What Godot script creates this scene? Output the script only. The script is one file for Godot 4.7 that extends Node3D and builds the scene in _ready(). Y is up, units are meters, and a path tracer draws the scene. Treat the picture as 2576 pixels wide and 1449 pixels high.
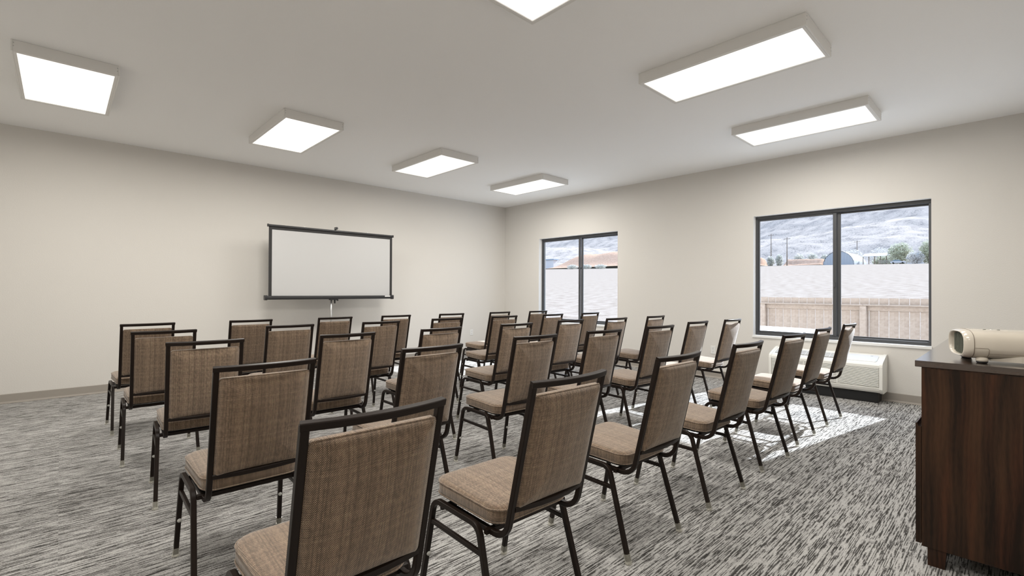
extends Node3D
# A hotel meeting room: 35 stacking chairs in five rows facing a tripod projection screen, two windows, a heat pump unit, a cabinet with a projector.
# x runs along the screen wall towards the window wall, -z towards the screen wall.

const XW := 6.951      # window wall (inner face)
const ZW := -7.576     # screen wall (inner face)
const XL := -1.32      # wall to the left of the camera
const ZR := 0.36       # wall behind the camera
const HC := 3.048      # ceiling height
var used := {}
var M := {}
var rng := RandomNumberGenerator.new()

# ------------------------------------------------------------------ naming
func numbered(called: String) -> String:
	var k: int = used.get(called, -1) + 1
	used[called] = k
	return called if k == 0 else "%s_%03d" % [called, k]

func tag(o: Node3D, label: String, category := "", group := "", kind := "") -> Node3D:
	if label != "": o.set_meta("label", label)
	if category != "": o.set_meta("category", category)
	if group != "": o.set_meta("group", group)
	if kind != "": o.set_meta("kind", kind)
	return o

func thing(called: String, label: String, category: String, at := Vector3.ZERO, turn := 0.0, group := "") -> Node3D:
	var o := Node3D.new()
	o.name = numbered(called)
	add_child(o, true)
	o.position = at
	o.rotation.y = turn
	tag(o, label, category, group)
	return o

func put(called: String, mesh: Mesh, mat: Material, parent: Node = null) -> MeshInstance3D:
	var o := MeshInstance3D.new()
	o.mesh = mesh
	o.material_override = mat
	o.cast_shadow = GeometryInstance3D.SHADOW_CASTING_SETTING_ON
	if parent == null:
		o.name = numbered(called)
		add_child(o, true)
	else:
		o.name = called
		parent.add_child(o, true)
	return o

func struct(called: String, mesh: Mesh, mat: Material, parent: Node = null) -> MeshInstance3D:
	var o := put(called, mesh, mat, parent)
	if parent == null: o.set_meta("kind", "structure")
	return o

# ------------------------------------------------------------------ mesh building: Mb collects closed solids, each turned the right way out
class Mb:
	var v := PackedVector3Array()
	var g := PackedInt32Array()
	var col := PackedColorArray()
	var start := 0
	var tint := Color.WHITE
	var coloured := false

	func begin() -> void: start = v.size()

	func tri(a: Vector3, b: Vector3, c: Vector3, grp := -1) -> void:
		v.append(a); v.append(b); v.append(c)
		g.append(grp)
		if coloured: col.append(tint)

	func quad(a: Vector3, b: Vector3, c: Vector3, d: Vector3, grp := -1) -> void:
		tri(a, b, c, grp); tri(a, c, d, grp)

	func finish() -> void:
		var vol := 0.0
		var o: Vector3 = v[start] if v.size() > start else Vector3.ZERO
		for i in range(start, v.size(), 3):
			vol += (v[i] - o).dot((v[i + 1] - o).cross(v[i + 2] - o))
		if vol > 0.0:
			for i in range(start, v.size(), 3):
				var t := v[i + 1]
				v[i + 1] = v[i + 2]
				v[i + 2] = t

	# chamfered box
	func box(c: Vector3, s: Vector3, b := 0.0, basis := Basis.IDENTITY) -> void:
		begin()
		var h := s * 0.5
		b = minf(b, minf(h.x, minf(h.y, h.z)) * 0.98)
		var P := func(x: float, y: float, z: float) -> Vector3: return c + basis * Vector3(x, y, z)
		if b <= 0.0:
			for ax in 3:
				for sg in [-1.0, 1.0]:
					var q := []
					for k in [[-1, -1], [1, -1], [1, 1], [-1, 1]]:
						var w := Vector3.ZERO
						w[ax] = sg * h[ax]
						w[(ax + 1) % 3] = k[0] * h[(ax + 1) % 3] * sg
						w[(ax + 2) % 3] = k[1] * h[(ax + 2) % 3]
						q.append(c + basis * w)
					quad(q[0], q[1], q[2], q[3])
		else:
			for ax in 3:
				var a1 := (ax + 1) % 3
				var a2 := (ax + 2) % 3
				for sg in [-1.0, 1.0]:
					var q := []
					for k in [[-1, -1], [1, -1], [1, 1], [-1, 1]]:
						var w := Vector3.ZERO
						w[ax] = sg * h[ax]
						w[a1] = k[0] * (h[a1] - b) * sg
						w[a2] = k[1] * (h[a2] - b)
						q.append(c + basis * w)
					quad(q[0], q[1], q[2], q[3])
				# edges along ax
				for s1 in [-1.0, 1.0]:
					for s2 in [-1.0, 1.0]:
						var p := []
						for e in [-1.0, 1.0]:
							var w1 := Vector3.ZERO
							w1[ax] = e * (h[ax] - b); w1[a1] = s1 * h[a1]; w1[a2] = s2 * (h[a2] - b)
							var w2 := Vector3.ZERO
							w2[ax] = e * (h[ax] - b); w2[a1] = s1 * (h[a1] - b); w2[a2] = s2 * h[a2]
							p.append(c + basis * w1); p.append(c + basis * w2)
						if s1 * s2 > 0: quad(p[0], p[1], p[3], p[2])
						else: quad(p[1], p[0], p[2], p[3])
			for sx in [-1.0, 1.0]:
				for sy in [-1.0, 1.0]:
					for sz in [-1.0, 1.0]:
						var a := c + basis * Vector3(sx * h.x, sy * (h.y - b), sz * (h.z - b))
						var d := c + basis * Vector3(sx * (h.x - b), sy * h.y, sz * (h.z - b))
						var e := c + basis * Vector3(sx * (h.x - b), sy * (h.y - b), sz * h.z)
						if sx * sy * sz > 0: tri(a, d, e)
						else: tri(d, a, e)
		finish()

	func span(lo: Vector3, hi: Vector3, b := 0.0) -> void:
		box((lo + hi) * 0.5, (hi - lo).abs(), b)

	# rings of equal length joined into a skin, with fans over both ends
	func loft(rings: Array, smooth := true, cap := true, closed := false, crisp := 0) -> void:
		begin()
		var n: int = rings[0].size()
		var gr := 1 if smooth else -1
		var m := rings.size()
		for i in (m if closed else m - 1):
			var A: PackedVector3Array = rings[i]
			var B: PackedVector3Array = rings[(i + 1) % m]
			for k in n:
				var k2 := (k + 1) % n
				# crisp: flats and rounded corners of a square tube are shaded apart
				if crisp > 0: quad(A[k], A[k2], B[k2], B[k], (10 if k % (crisp + 1) == crisp else 20) + k / (crisp + 1))
				else: quad(A[k], A[k2], B[k2], B[k], gr)
		if cap and not closed:
			for e in 2:
				var R: PackedVector3Array = rings[0] if e == 0 else rings[m - 1]
				var cen := Vector3.ZERO
				for p in R: cen += p
				cen /= n
				for k in n:
					if e == 0: tri(cen, R[(k + 1) % n], R[k], -1)
					else: tri(cen, R[k], R[(k + 1) % n], -1)
		finish()

	# a profile (points in x right, y up) swept along a path; `up` keeps the profile upright
	func sweep(path: Array, prof: PackedVector2Array, up := Vector3.UP, smooth := true, closed := false, crisp := 0) -> void:
		var rings := []
		var m := path.size()
		for i in m:
			var t: Vector3
			if closed: t = path[(i + 1) % m] - path[(i + m - 1) % m]
			elif i == 0: t = path[1] - path[0]
			elif i == m - 1: t = path[i] - path[i - 1]
			else: t = (path[i] - path[i - 1]).normalized() + (path[i + 1] - path[i]).normalized()
			t = t.normalized()
			var side := t.cross(up).normalized()
			var u2 := side.cross(t).normalized()
			var r := PackedVector3Array()
			for p in prof: r.append(path[i] + side * p.x + u2 * p.y)
			rings.append(r)
		loft(rings, smooth, true, closed, crisp)

	# profile of (radius, height) turned round the local y axis
	func lathe(prof: Array, seg: int, xf := Transform3D.IDENTITY, smooth := true) -> void:
		var rings := []
		for p in prof:
			var r := PackedVector3Array()
			for k in seg:
				var a := TAU * k / seg
				r.append(xf * Vector3(cos(a) * p.x, p.y, sin(a) * p.x))
			rings.append(r)
		loft(rings, smooth)

	# polygon (x, y) drawn out along z
	func prism(poly: PackedVector2Array, z0: float, z1: float, xf := Transform3D.IDENTITY) -> void:
		begin()
		var n := poly.size()
		var idx := Geometry2D.triangulate_polygon(poly)
		for i in range(0, idx.size(), 3):
			var a := poly[idx[i]]; var b := poly[idx[i + 1]]; var c := poly[idx[i + 2]]
			tri(xf * Vector3(a.x, a.y, z0), xf * Vector3(b.x, b.y, z0), xf * Vector3(c.x, c.y, z0))
			tri(xf * Vector3(a.x, a.y, z1), xf * Vector3(c.x, c.y, z1), xf * Vector3(b.x, b.y, z1))
		var cw := Geometry2D.is_polygon_clockwise(poly)
		var flip := false
		if idx.size() >= 3:
			var a := poly[idx[0]]; var b := poly[idx[1]]; var c := poly[idx[2]]
			flip = (b - a).cross(c - a) < 0.0
		for k in n:
			var p := poly[k]; var q := poly[(k + 1) % n]
			if cw != flip:
				quad(xf * Vector3(p.x, p.y, z0), xf * Vector3(p.x, p.y, z1), xf * Vector3(q.x, q.y, z1), xf * Vector3(q.x, q.y, z0))
			else:
				quad(xf * Vector3(q.x, q.y, z0), xf * Vector3(q.x, q.y, z1), xf * Vector3(p.x, p.y, z1), xf * Vector3(p.x, p.y, z0))
		# orient both lids and sides by volume
		finish()

	func mesh() -> ArrayMesh:
		var st := SurfaceTool.new()
		st.begin(Mesh.PRIMITIVE_TRIANGLES)
		for i in g.size():
			st.set_smooth_group(g[i] if g[i] >= 0 else 4294967295)
			for k in 3:
				if coloured: st.set_color(col[i])
				st.add_vertex(v[i * 3 + k])
		st.generate_normals()
		st.index()
		return st.commit()

func rrect(a: float, b: float, r: float, seg := 4) -> PackedVector2Array:
	var out := PackedVector2Array()
	for q in 4:
		var cx := (a - r) * (1 if q in [0, 3] else -1)
		var cy := (b - r) * (1 if q in [0, 1] else -1)
		for k in seg + 1:
			var t := PI / 2 * q + PI / 2 * k / seg
			out.append(Vector2(cx + r * cos(t), cy + r * sin(t)))
	return out

func ngon(r: float, n: int) -> PackedVector2Array:
	var out := PackedVector2Array()
	for k in n: out.append(Vector2(cos(TAU * k / n), sin(TAU * k / n)) * r)
	return out

# path with its inner corners rounded
func bend(pts: Array, radii: Array, seg := 6) -> Array:
	var out := [pts[0]]
	for i in range(1, pts.size() - 1):
		var p: Vector3 = pts[i]
		var a: Vector3 = (pts[i - 1] - p).normalized()
		var b: Vector3 = (pts[i + 1] - p).normalized()
		var r: float = radii[i - 1]
		var half := a.angle_to(b) / 2
		var d := r / tan(half)
		var cen := p + (a + b).normalized() * (r / sin(half))
		var s := p + a * d - cen
		var e := p + b * d - cen
		for k in seg + 1:
			out.append(cen + s.slerp(e, float(k) / seg))
	out.append(pts[-1])
	return out

# cushion: rounded outline, rings of (inset, height), mapped into space
func cushion(mb: Mb, a: float, b: float, r: float, rings: Array, f: Callable, seg := 6) -> void:
	var rr := []
	for ring in rings:
		var d: float = ring[0]
		var o := rrect(a - d, b - d, maxf(r - d * 0.7, 0.004), seg)
		var row := PackedVector3Array()
		for p in o: row.append(f.call(p.x, p.y, ring[1]))
		rr.append(row)
	mb.loft(rr, true, true)

# ------------------------------------------------------------------ materials
func mat(col: Color, rough := 0.7, metal := 0.0, spec := 0.5) -> StandardMaterial3D:
	var m := StandardMaterial3D.new()
	m.albedo_color = col
	m.roughness = rough
	m.metallic = metal
	m.metallic_specular = spec
	return m

func lin(r: float, g: float, b: float) -> Color:
	return Color(r, g, b).linear_to_srgb()

func tex(w: int, h: int, data: PackedByteArray) -> ImageTexture:
	return ImageTexture.create_from_image(Image.create_from_data(w, h, false, Image.FORMAT_RGB8, data))

func b8(x: float) -> int: return clampi(int(pow(clampf(x, 0, 1), 1.0 / 2.2) * 255.0 + 0.5), 0, 255)

func carpet_texture() -> ImageTexture:
	var w := 1024
	var h := 2048
	var data := PackedByteArray(); data.resize(w * h * 3)
	var n1 := FastNoiseLite.new(); n1.seed = 4; n1.frequency = 1.0; n1.noise_type = FastNoiseLite.TYPE_SIMPLEX
	var n2 := FastNoiseLite.new(); n2.seed = 11; n2.frequency = 1.0; n2.noise_type = FastNoiseLite.TYPE_SIMPLEX
	var r := RandomNumberGenerator.new(); r.seed = 77
	var light := Vector3(0.465, 0.456, 0.442)
	var dark := Vector3(0.062, 0.059, 0.056)
	var y := 0
	var row := 0
	while y < h:
		var rh := 3 if row % 2 else 2
		var off := r.randf() * 400.0
		var bias := r.randf_range(-0.28, 0.28)
		var line := PackedByteArray(); line.resize(w * 3)
		for x in w:
			var s := n1.get_noise_2d(x * 0.0055 + off * 0.01, row * 0.34) * 0.62 + n2.get_noise_2d(x * 0.019 + off, row * 1.9) * 0.80 + bias + 0.10 + r.randf_range(-0.16, 0.16)
			var t := smoothstep(-0.36, 0.30, s)
			var loop := 0.80 + 0.24 * absf(sin(x * 0.78 + row * 1.57)) + r.randf_range(-0.17, 0.17)
			var c := dark.lerp(light, t) * loop
			line[x * 3] = b8(c.x); line[x * 3 + 1] = b8(c.y); line[x * 3 + 2] = b8(c.z)
		for k in rh:
			if y + k >= h: break
			var o := (y + k) * w * 3
			for i in w * 3: data[o + i] = line[i]
		y += rh
		row += 1
	return tex(w, h, data)

func fabric_texture() -> Array:
	var w := 512
	var data := PackedByteArray(); data.resize(w * w * 3)
	var bump := PackedByteArray(); bump.resize(w * w * 3)
	var r := RandomNumberGenerator.new(); r.seed = 5
	var colv := []; var rowv := []
	for i in 64:
		colv.append(r.randf_range(0.72, 1.28)); rowv.append(r.randf_range(0.86, 1.14))
	var slub := FastNoiseLite.new(); slub.seed = 9; slub.frequency = 1.0
	for y in w:
		var cy := y / 8
		for x in w:
			var xs := (x + (4 if cy % 2 else 0)) % w
			var cx := xs / 8
			var u := (xs % 8 - 3.5) / 4.0
			var v := (y % 8 - 3.5) / 4.0
			var d := u * u * 1.1 + v * v * 1.5
			var s := 1.0 + 0.45 * slub.get_noise_2d(cx * 0.9, y * 0.012)
			var k: float = colv[cx] * rowv[cy] * s
			var dot := smoothstep(0.42, 0.16, d)
			var pit := smoothstep(0.9, 1.7, d)
			var c := Vector3(0.112, 0.069, 0.044).lerp(Vector3(0.84, 0.66, 0.48), dot * 0.9) * (1.0 - 0.45 * pit) * k
			var o := (y * w + x) * 3
			data[o] = b8(c.x); data[o + 1] = b8(c.y); data[o + 2] = b8(c.z)
			var hgt := int(90 + 140 * dot)
			bump[o] = hgt; bump[o + 1] = hgt; bump[o + 2] = hgt
	return [tex(w, w, data), tex(w, w, bump)]

func wood_texture(seed_: int, base: Vector3, hi: Vector3, contrast: float) -> ImageTexture:
	var w := 512
	var h := 1024
	var data := PackedByteArray(); data.resize(w * h * 3)
	var n := FastNoiseLite.new(); n.seed = seed_; n.frequency = 1.0; n.fractal_type = FastNoiseLite.FRACTAL_NONE
	var n2 := FastNoiseLite.new(); n2.seed = seed_ + 3; n2.frequency = 1.0; n2.fractal_type = FastNoiseLite.FRACTAL_NONE
	for y in h:
		for x in w:
			var warp := n2.get_noise_2d(x * 0.006, y * 0.0022) * 6.0
			var a := n.get_noise_2d((x + warp) * 0.022, y * 0.0009)
			var b := n.get_noise_2d((x + warp * 0.6) * 0.11 + 90.0, y * 0.0022 + 7.0)
			var c := n.get_noise_2d(x * 0.55 + 300.0, y * 0.016)
			var t := clampf(0.42 + contrast * (0.62 * a + 0.34 * b + 0.20 * c), 0.0, 1.0)
			var q := base.lerp(hi, t)
			var red := clampf(n2.get_noise_2d(x * 0.018 + 50.0, y * 0.0012) * 0.9, 0.0, 1.0)
			q = q * Vector3(1.0 + 0.35 * red, 1.0 - 0.05 * red, 1.0 - 0.15 * red)
			var o := (y * w + x) * 3
			data[o] = b8(q.x); data[o + 1] = b8(q.y); data[o + 2] = b8(q.z)
	return tex(w, h, data)

func turned(t: ImageTexture) -> ImageTexture:
	var im := t.get_image()
	im.rotate_90(CLOCKWISE)
	return ImageTexture.create_from_image(im)

func speckle_texture(seed_: int, cols: Array, fine: float, coarse: float, streak := 1.0) -> ImageTexture:
	var w := 512
	var data := PackedByteArray(); data.resize(w * w * 3)
	var n := FastNoiseLite.new(); n.seed = seed_; n.frequency = 1.0; n.fractal_octaves = 3
	var r := RandomNumberGenerator.new(); r.seed = seed_
	for y in w:
		for x in w:
			var t := 0.5 + 0.55 * n.get_noise_2d(x * fine / streak, y * fine) + 0.5 * n.get_noise_2d(x * coarse + 77.0, y * coarse) + r.randf_range(-0.16, 0.16)
			t = clampf(t, 0.0, 0.999) * (cols.size() - 1)
			var i := int(t)
			var c: Vector3 = cols[i].lerp(cols[i + 1], t - i)
			var o := (y * w + x) * 3
			data[o] = b8(c.x); data[o + 1] = b8(c.y); data[o + 2] = b8(c.z)
	return tex(w, w, data)

func triplanar(m: StandardMaterial3D, t: Texture2D, size: float, world := false) -> StandardMaterial3D:
	m.albedo_texture = t
	m.albedo_color = Color.WHITE
	m.uv1_triplanar = true
	m.uv1_world_triplanar = world
	m.uv1_triplanar_sharpness = 4.0
	m.uv1_scale = Vector3.ONE / size
	return m

func matte(m: StandardMaterial3D) -> StandardMaterial3D:
	m.specular_mode = BaseMaterial3D.SPECULAR_DISABLED
	return m

func plaster(c: Color, seed_: int, depth: float) -> StandardMaterial3D:
	var m := mat(c, 0.85, 0.0, 0.35)
	var n := FastNoiseLite.new(); n.seed = seed_; n.frequency = 0.09; n.fractal_octaves = 3
	var nt := NoiseTexture2D.new(); nt.width = 512; nt.height = 512; nt.seamless = true; nt.noise = n
	m.heightmap_enabled = true
	m.heightmap_texture = nt
	m.heightmap_scale = depth
	m.uv1_triplanar = true
	m.uv1_world_triplanar = true
	m.uv1_scale = Vector3.ONE / 0.7
	return m

func materials() -> void:
	M.wall = plaster(lin(0.70, 0.678, 0.642), 3, 0.05)
	M.ceiling = plaster(lin(0.92, 0.92, 0.915), 8, 0.05)
	M.carpet = triplanar(mat(Color.WHITE, 0.95, 0.0, 0.25), carpet_texture(), 3.0, true)
	M.carpet.uv1_triplanar_sharpness = 8.0
	M.base = mat(lin(0.34, 0.31, 0.275), 0.5)
	M.white = mat(lin(0.80, 0.80, 0.79), 0.45)
	M.sill = mat(lin(0.82, 0.82, 0.81), 0.35)
	M.light_body = mat(lin(0.78, 0.77, 0.75), 0.5)
	M.diffuser = mat(lin(0.9, 0.9, 0.88), 0.6)
	M.diffuser.emission_enabled = true
	M.diffuser.emission = Color(1.0, 0.985, 0.96)
	M.diffuser.emission_energy_multiplier = 1.0
	M.frame = mat(lin(0.062, 0.064, 0.068), 0.42, 0.0)
	M.glass = mat(Color(0.92, 0.96, 0.97, 0.04), 0.02)
	M.glass.metallic_specular = 0.18
	M.glass.transparency = BaseMaterial3D.TRANSPARENCY_ALPHA
	M.metal = mat(lin(0.0155, 0.0100, 0.0076), 0.36, 0.0, 0.32)
	var fb := fabric_texture()
	M.fabric = triplanar(mat(Color.WHITE, 0.9, 0.0, 0.2), fb[0], 0.23)
	M.fabric.uv1_scale = Vector3(1.0 / 0.23, 1.0 / 0.165, 1.0 / 0.165)
	M.fabric.heightmap_enabled = true
	M.fabric.heightmap_texture = fb[1]
	M.fabric.heightmap_scale = 0.06
	M.fabric.rim_enabled = true
	M.fabric.rim = 1.0
	M.fabric.rim_tint = 0.3
	M.pan = mat(lin(0.02, 0.018, 0.016), 0.8)
	M.glide = mat(Color(0.93, 0.92, 0.86, 0.25), 0.12)
	M.glide.transparency = BaseMaterial3D.TRANSPARENCY_ALPHA
	M.bumper = mat(lin(0.55, 0.55, 0.52), 0.2)
	M.wood = triplanar(mat(Color.WHITE, 0.45, 0.0, 0.33), wood_texture(21, Vector3(0.011, 0.0050, 0.0024), Vector3(0.060, 0.0255, 0.0108), 0.85), 0.9)
	M.wood_top = triplanar(mat(Color.WHITE, 0.17, 0.0, 0.62), turned(wood_texture(40, Vector3(0.022, 0.0125, 0.008), Vector3(0.055, 0.031, 0.019), 0.7)), 0.9)
	M.wood_top.clearcoat_enabled = true
	M.wood_top.clearcoat = 0.8
	M.wood_top.clearcoat_roughness = 0.2
	M.black = mat(lin(0.012, 0.012, 0.013), 0.5)
	M.case = mat(lin(0.022, 0.022, 0.024), 0.4)
	M.border = mat(lin(0.030, 0.029, 0.029), 0.8)
	M.screen = mat(lin(0.53, 0.53, 0.53), 0.8)
	M.steel = mat(lin(0.5, 0.5, 0.5), 0.3, 0.8)
	M.ptac = mat(lin(0.84, 0.83, 0.78), 0.42)
	M.ptac_panel = mat(lin(0.78, 0.80, 0.82), 0.25)
	M.ptac_gap = mat(lin(0.18, 0.175, 0.155), 0.8)
	M.plate = mat(lin(0.80, 0.80, 0.78), 0.35)
	M.slot = mat(lin(0.05, 0.05, 0.05), 0.6)
	M.projector = mat(lin(0.64, 0.585, 0.505), 0.16)
	M.vent = mat(lin(0.13, 0.14, 0.115), 0.5)
	M.seam = mat(lin(0.22, 0.17, 0.13), 0.7)
	# outside
	M.fence = triplanar(mat(Color.WHITE, 0.75), speckle_texture(61, [Vector3(0.34, 0.25, 0.185), Vector3(0.40, 0.30, 0.225), Vector3(0.43, 0.33, 0.25), Vector3(0.47, 0.36, 0.28)], 0.012, 0.03, 4.0), 0.9)
	M.gravel = triplanar(mat(Color.WHITE, 0.95), speckle_texture(31, [Vector3(0.16, 0.125, 0.10), Vector3(0.27, 0.228, 0.192), Vector3(0.305, 0.262, 0.226), Vector3(0.36, 0.315, 0.275)], 0.23, 0.02), 9.0, true)
	M.hill = triplanar(mat(Color.WHITE, 0.95), speckle_texture(51, [Vector3(0.17, 0.155, 0.15), Vector3(0.33, 0.295, 0.27), Vector3(0.39, 0.345, 0.31), Vector3(0.46, 0.40, 0.36)], 0.11, 0.014), 75.0, true)
	M.dirt = triplanar(mat(Color.WHITE, 0.95), speckle_texture(71, [Vector3(0.34, 0.21, 0.14), Vector3(0.46, 0.31, 0.225), Vector3(0.54, 0.38, 0.285)], 0.12, 0.02), 14.0, true)
	M.concrete = triplanar(mat(Color.WHITE, 0.9), speckle_texture(81, [Vector3(0.58, 0.57, 0.55), Vector3(0.66, 0.655, 0.64), Vector3(0.70, 0.695, 0.68)], 0.2, 0.03), 2.0, true)
	for k in ["gravel", "hill", "dirt", "concrete", "carpet"]: matte(M[k])
	M.cover = mat(lin(0.80, 0.81, 0.83), 0.4)
	M.leaf_grey = mat(lin(0.46, 0.46, 0.40), 0.9)
	M.leaf_green = mat(lin(0.40, 0.41, 0.27), 0.9)
	M.twig = mat(lin(0.52, 0.50, 0.47), 0.9)
	M.trunk = mat(lin(0.16, 0.12, 0.09), 0.9)
	M.pole = mat(lin(0.22, 0.18, 0.15), 0.9)
	M.tin = mat(lin(0.50, 0.53, 0.56), 0.4, 0.3)
	M.tin_end = mat(lin(0.34, 0.37, 0.41), 0.6, 0.2)
	M.blue = mat(lin(0.22, 0.30, 0.40), 0.6)
	M.car = mat(lin(0.50, 0.50, 0.52), 0.3)
	M.car_glass = mat(lin(0.12, 0.19, 0.23), 0.1)
	M.tyre = mat(lin(0.02, 0.02, 0.02), 0.9)
	for k in ["leaf_grey", "leaf_green", "twig"]:
		M[k].backlight_enabled = true
		M[k].backlight = Color(0.6, 0.6, 0.6)
	for k in ["leaf_grey", "leaf_green", "twig", "trunk", "pole", "tyre"]: matte(M[k])

# ------------------------------------------------------------------ the room
func wall_with_holes() -> void:
	# window wall: pieces round two openings, 20 cm thick
	var mb := Mb.new()
	var x0 := XW; var x1 := XW + 0.2
	var y0 := 0.655; var y1 := 2.295
	var zs := [ZR + 0.2, -0.642, -2.497, -4.709, -6.567, ZW - 0.2]
	mb.span(Vector3(x0, 0, zs[1]), Vector3(x1, HC, zs[0]))
	mb.span(Vector3(x0, 0, zs[3]), Vector3(x1, HC, zs[2]))
	mb.span(Vector3(x0, 0, zs[5]), Vector3(x1, HC, zs[4]))
	for k in [1, 3]:
		mb.span(Vector3(x0, 0, zs[k + 1]), Vector3(x1, y0, zs[k]))
		mb.span(Vector3(x0, y1, zs[k + 1]), Vector3(x1, HC, zs[k]))
	struct("wall_right", mb.mesh(), M.wall)

func window_unit(n: int, za: float, zb: float, split: float) -> void:
	# za > zb: right and left jamb; the left sash slides in front of the fixed right pane
	var y0 := 0.655; var y1 := 2.295
	var root := Node3D.new()
	root.name = "window_%d" % n
	add_child(root, true)
	root.position = Vector3(XW + 0.12, y0, (za + zb) / 2)
	root.set_meta("kind", "structure")
	tag(root, "wide bronze framed sliding window above the wall heater" if n == 1 else "bronze framed sliding window near the screen wall corner")
	var c := root.position
	var fr := 0.042
	var at := func(lo: Vector3, hi: Vector3, b: float) -> ArrayMesh:
		var mb := Mb.new()
		mb.span(lo - c, hi - c, b)
		return mb.mesh()
	var xa := XW + 0.085; var xb := XW + 0.165
	put("frame_rail", at.call(Vector3(xa, y1 - fr, zb), Vector3(xb, y1, za), 0.003), M.frame, root)
	put("frame_rail", at.call(Vector3(xa, y0, zb), Vector3(xb, y0 + fr, za), 0.003), M.frame, root)
	put("frame_jamb", at.call(Vector3(xa, y0 + fr, zb), Vector3(xb, y1 - fr, zb + 0.03), 0.003), M.frame, root)
	put("frame_jamb", at.call(Vector3(xa, y0 + fr, za - 0.03), Vector3(xb, y1 - fr, za), 0.003), M.frame, root)
	# sliding sash (left): stiles and rails
	var sx0 := XW + 0.098; var sx1 := XW + 0.124
	put("sash_stile", at.call(Vector3(sx0, y0 + fr, split - 0.04), Vector3(sx1, y1 - fr, split), 0.003), M.frame, root)
	put("sash_stile", at.call(Vector3(sx0, y0 + fr, zb + 0.03), Vector3(sx1, y1 - fr, zb + 0.048), 0.002), M.frame, root)
	put("sash_rail", at.call(Vector3(sx0, y0 + fr, zb + 0.048), Vector3(sx1, y0 + fr + 0.022, split - 0.04), 0.002), M.frame, root)
	put("sash_rail", at.call(Vector3(sx0, y1 - fr - 0.022, zb + 0.048), Vector3(sx1, y1 - fr, split - 0.04), 0.002), M.frame, root)
	put("mullion", at.call(Vector3(XW + 0.13, y0 + fr, split - 0.004), Vector3(XW + 0.158, y1 - fr, split + 0.036), 0.003), M.frame, root)
	put("glazing_bead", at.call(Vector3(XW + 0.135, y0 + fr, split + 0.036), Vector3(XW + 0.158, y0 + fr + 0.018, za - 0.03), 0.002), M.frame, root)
	put("glazing_bead", at.call(Vector3(XW + 0.135, y1 - fr - 0.02, split + 0.036), Vector3(XW + 0.158, y1 - fr, za - 0.03), 0.002), M.frame, root)
	put("latch", at.call(Vector3(sx0 - 0.012, y0 + 0.66, split - 0.03), Vector3(sx0, y0 + 0.72, split - 0.012), 0.003), M.frame, root)
	# one thin sheet of glass each
	for k in 2:
		var lo := Vector3(0, y0 + fr, zb + 0.03) if k == 0 else Vector3(0, y0 + fr, split)
		var hi := Vector3(0, y1 - fr, split - 0.01) if k == 0 else Vector3(0, y1 - fr, za - 0.03)
		var q := QuadMesh.new()
		q.size = Vector2(hi.z - lo.z, hi.y - lo.y)
		var g := put("pane", q, M.glass, root)
		g.rotation.y = -PI / 2
		g.position = Vector3(XW + (0.111 if k == 0 else 0.146), (lo.y + hi.y) / 2, (lo.z + hi.z) / 2) - c
	var s := Mb.new()
	s.span(Vector3(XW - 0.016, y0 - 0.028, zb - 0.008) - c, Vector3(XW + 0.09, y0 + 0.004, za + 0.008) - c, 0.003)
	put("sill", s.mesh(), M.sill, root)

func room() -> void:
	var mb := Mb.new()
	mb.span(Vector3(XL - 0.2, -0.12, ZW - 0.2), Vector3(XW + 0.2, 0, ZR + 0.2))
	struct("floor", mb.mesh(), M.carpet)
	mb = Mb.new()
	mb.span(Vector3(XL - 0.2, HC, ZW - 0.2), Vector3(XW + 0.2, HC + 0.15, ZR + 0.2))
	struct("ceiling", mb.mesh(), M.ceiling)
	mb = Mb.new()
	mb.span(Vector3(XL - 0.2, 0, ZW - 0.2), Vector3(XW, HC, ZW))
	struct("wall_front", mb.mesh(), M.wall)
	mb = Mb.new()
	mb.span(Vector3(XL - 0.2, 0, ZW), Vector3(XL, HC, ZR))
	struct("wall_left", mb.mesh(), M.wall)
	mb = Mb.new()
	mb.span(Vector3(XL - 0.2, 0, ZR), Vector3(XW, HC, ZR + 0.2))
	struct("wall_back", mb.mesh(), M.wall)
	wall_with_holes()
	window_unit(1, -0.642, -2.497, -1.545)
	window_unit(2, -4.709, -6.567, -5.60)
	# vinyl cove base
	var prof := PackedVector2Array([Vector2(0, 0), Vector2(0.020, 0), Vector2(0.020, 0.004), Vector2(0.010, 0.010), Vector2(0.006, 0.020), Vector2(0.006, 0.098), Vector2(0.003, 0.102), Vector2(0, 0.102)])
	var lay := func(called: String, a: Vector3, b: Vector3, inward: Vector3) -> void:
		var m2 := Mb.new()
		var rings := []
		for p in [a, b]:
			var r := PackedVector3Array()
			for q in prof: r.append(p + inward * q.x + Vector3.UP * q.y)
			rings.append(r)
		m2.loft(rings, false)
		struct(called, m2.mesh(), M.base)
	lay.call("baseboard_front", Vector3(XL, 0, ZW), Vector3(XW, 0, ZW), Vector3(0, 0, 1))
	lay.call("baseboard_right", Vector3(XW, 0, ZW), Vector3(XW, 0, ZR), Vector3(-1, 0, 0))
	lay.call("baseboard_left", Vector3(XL, 0, ZW), Vector3(XL, 0, ZR), Vector3(1, 0, 0))
	lay.call("baseboard_back", Vector3(XL, 0, ZR), Vector3(XW, 0, ZR), Vector3(0, 0, -1))

const NTH := ["first", "second", "third", "fourth", "fifth", "sixth", "seventh"]

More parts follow.
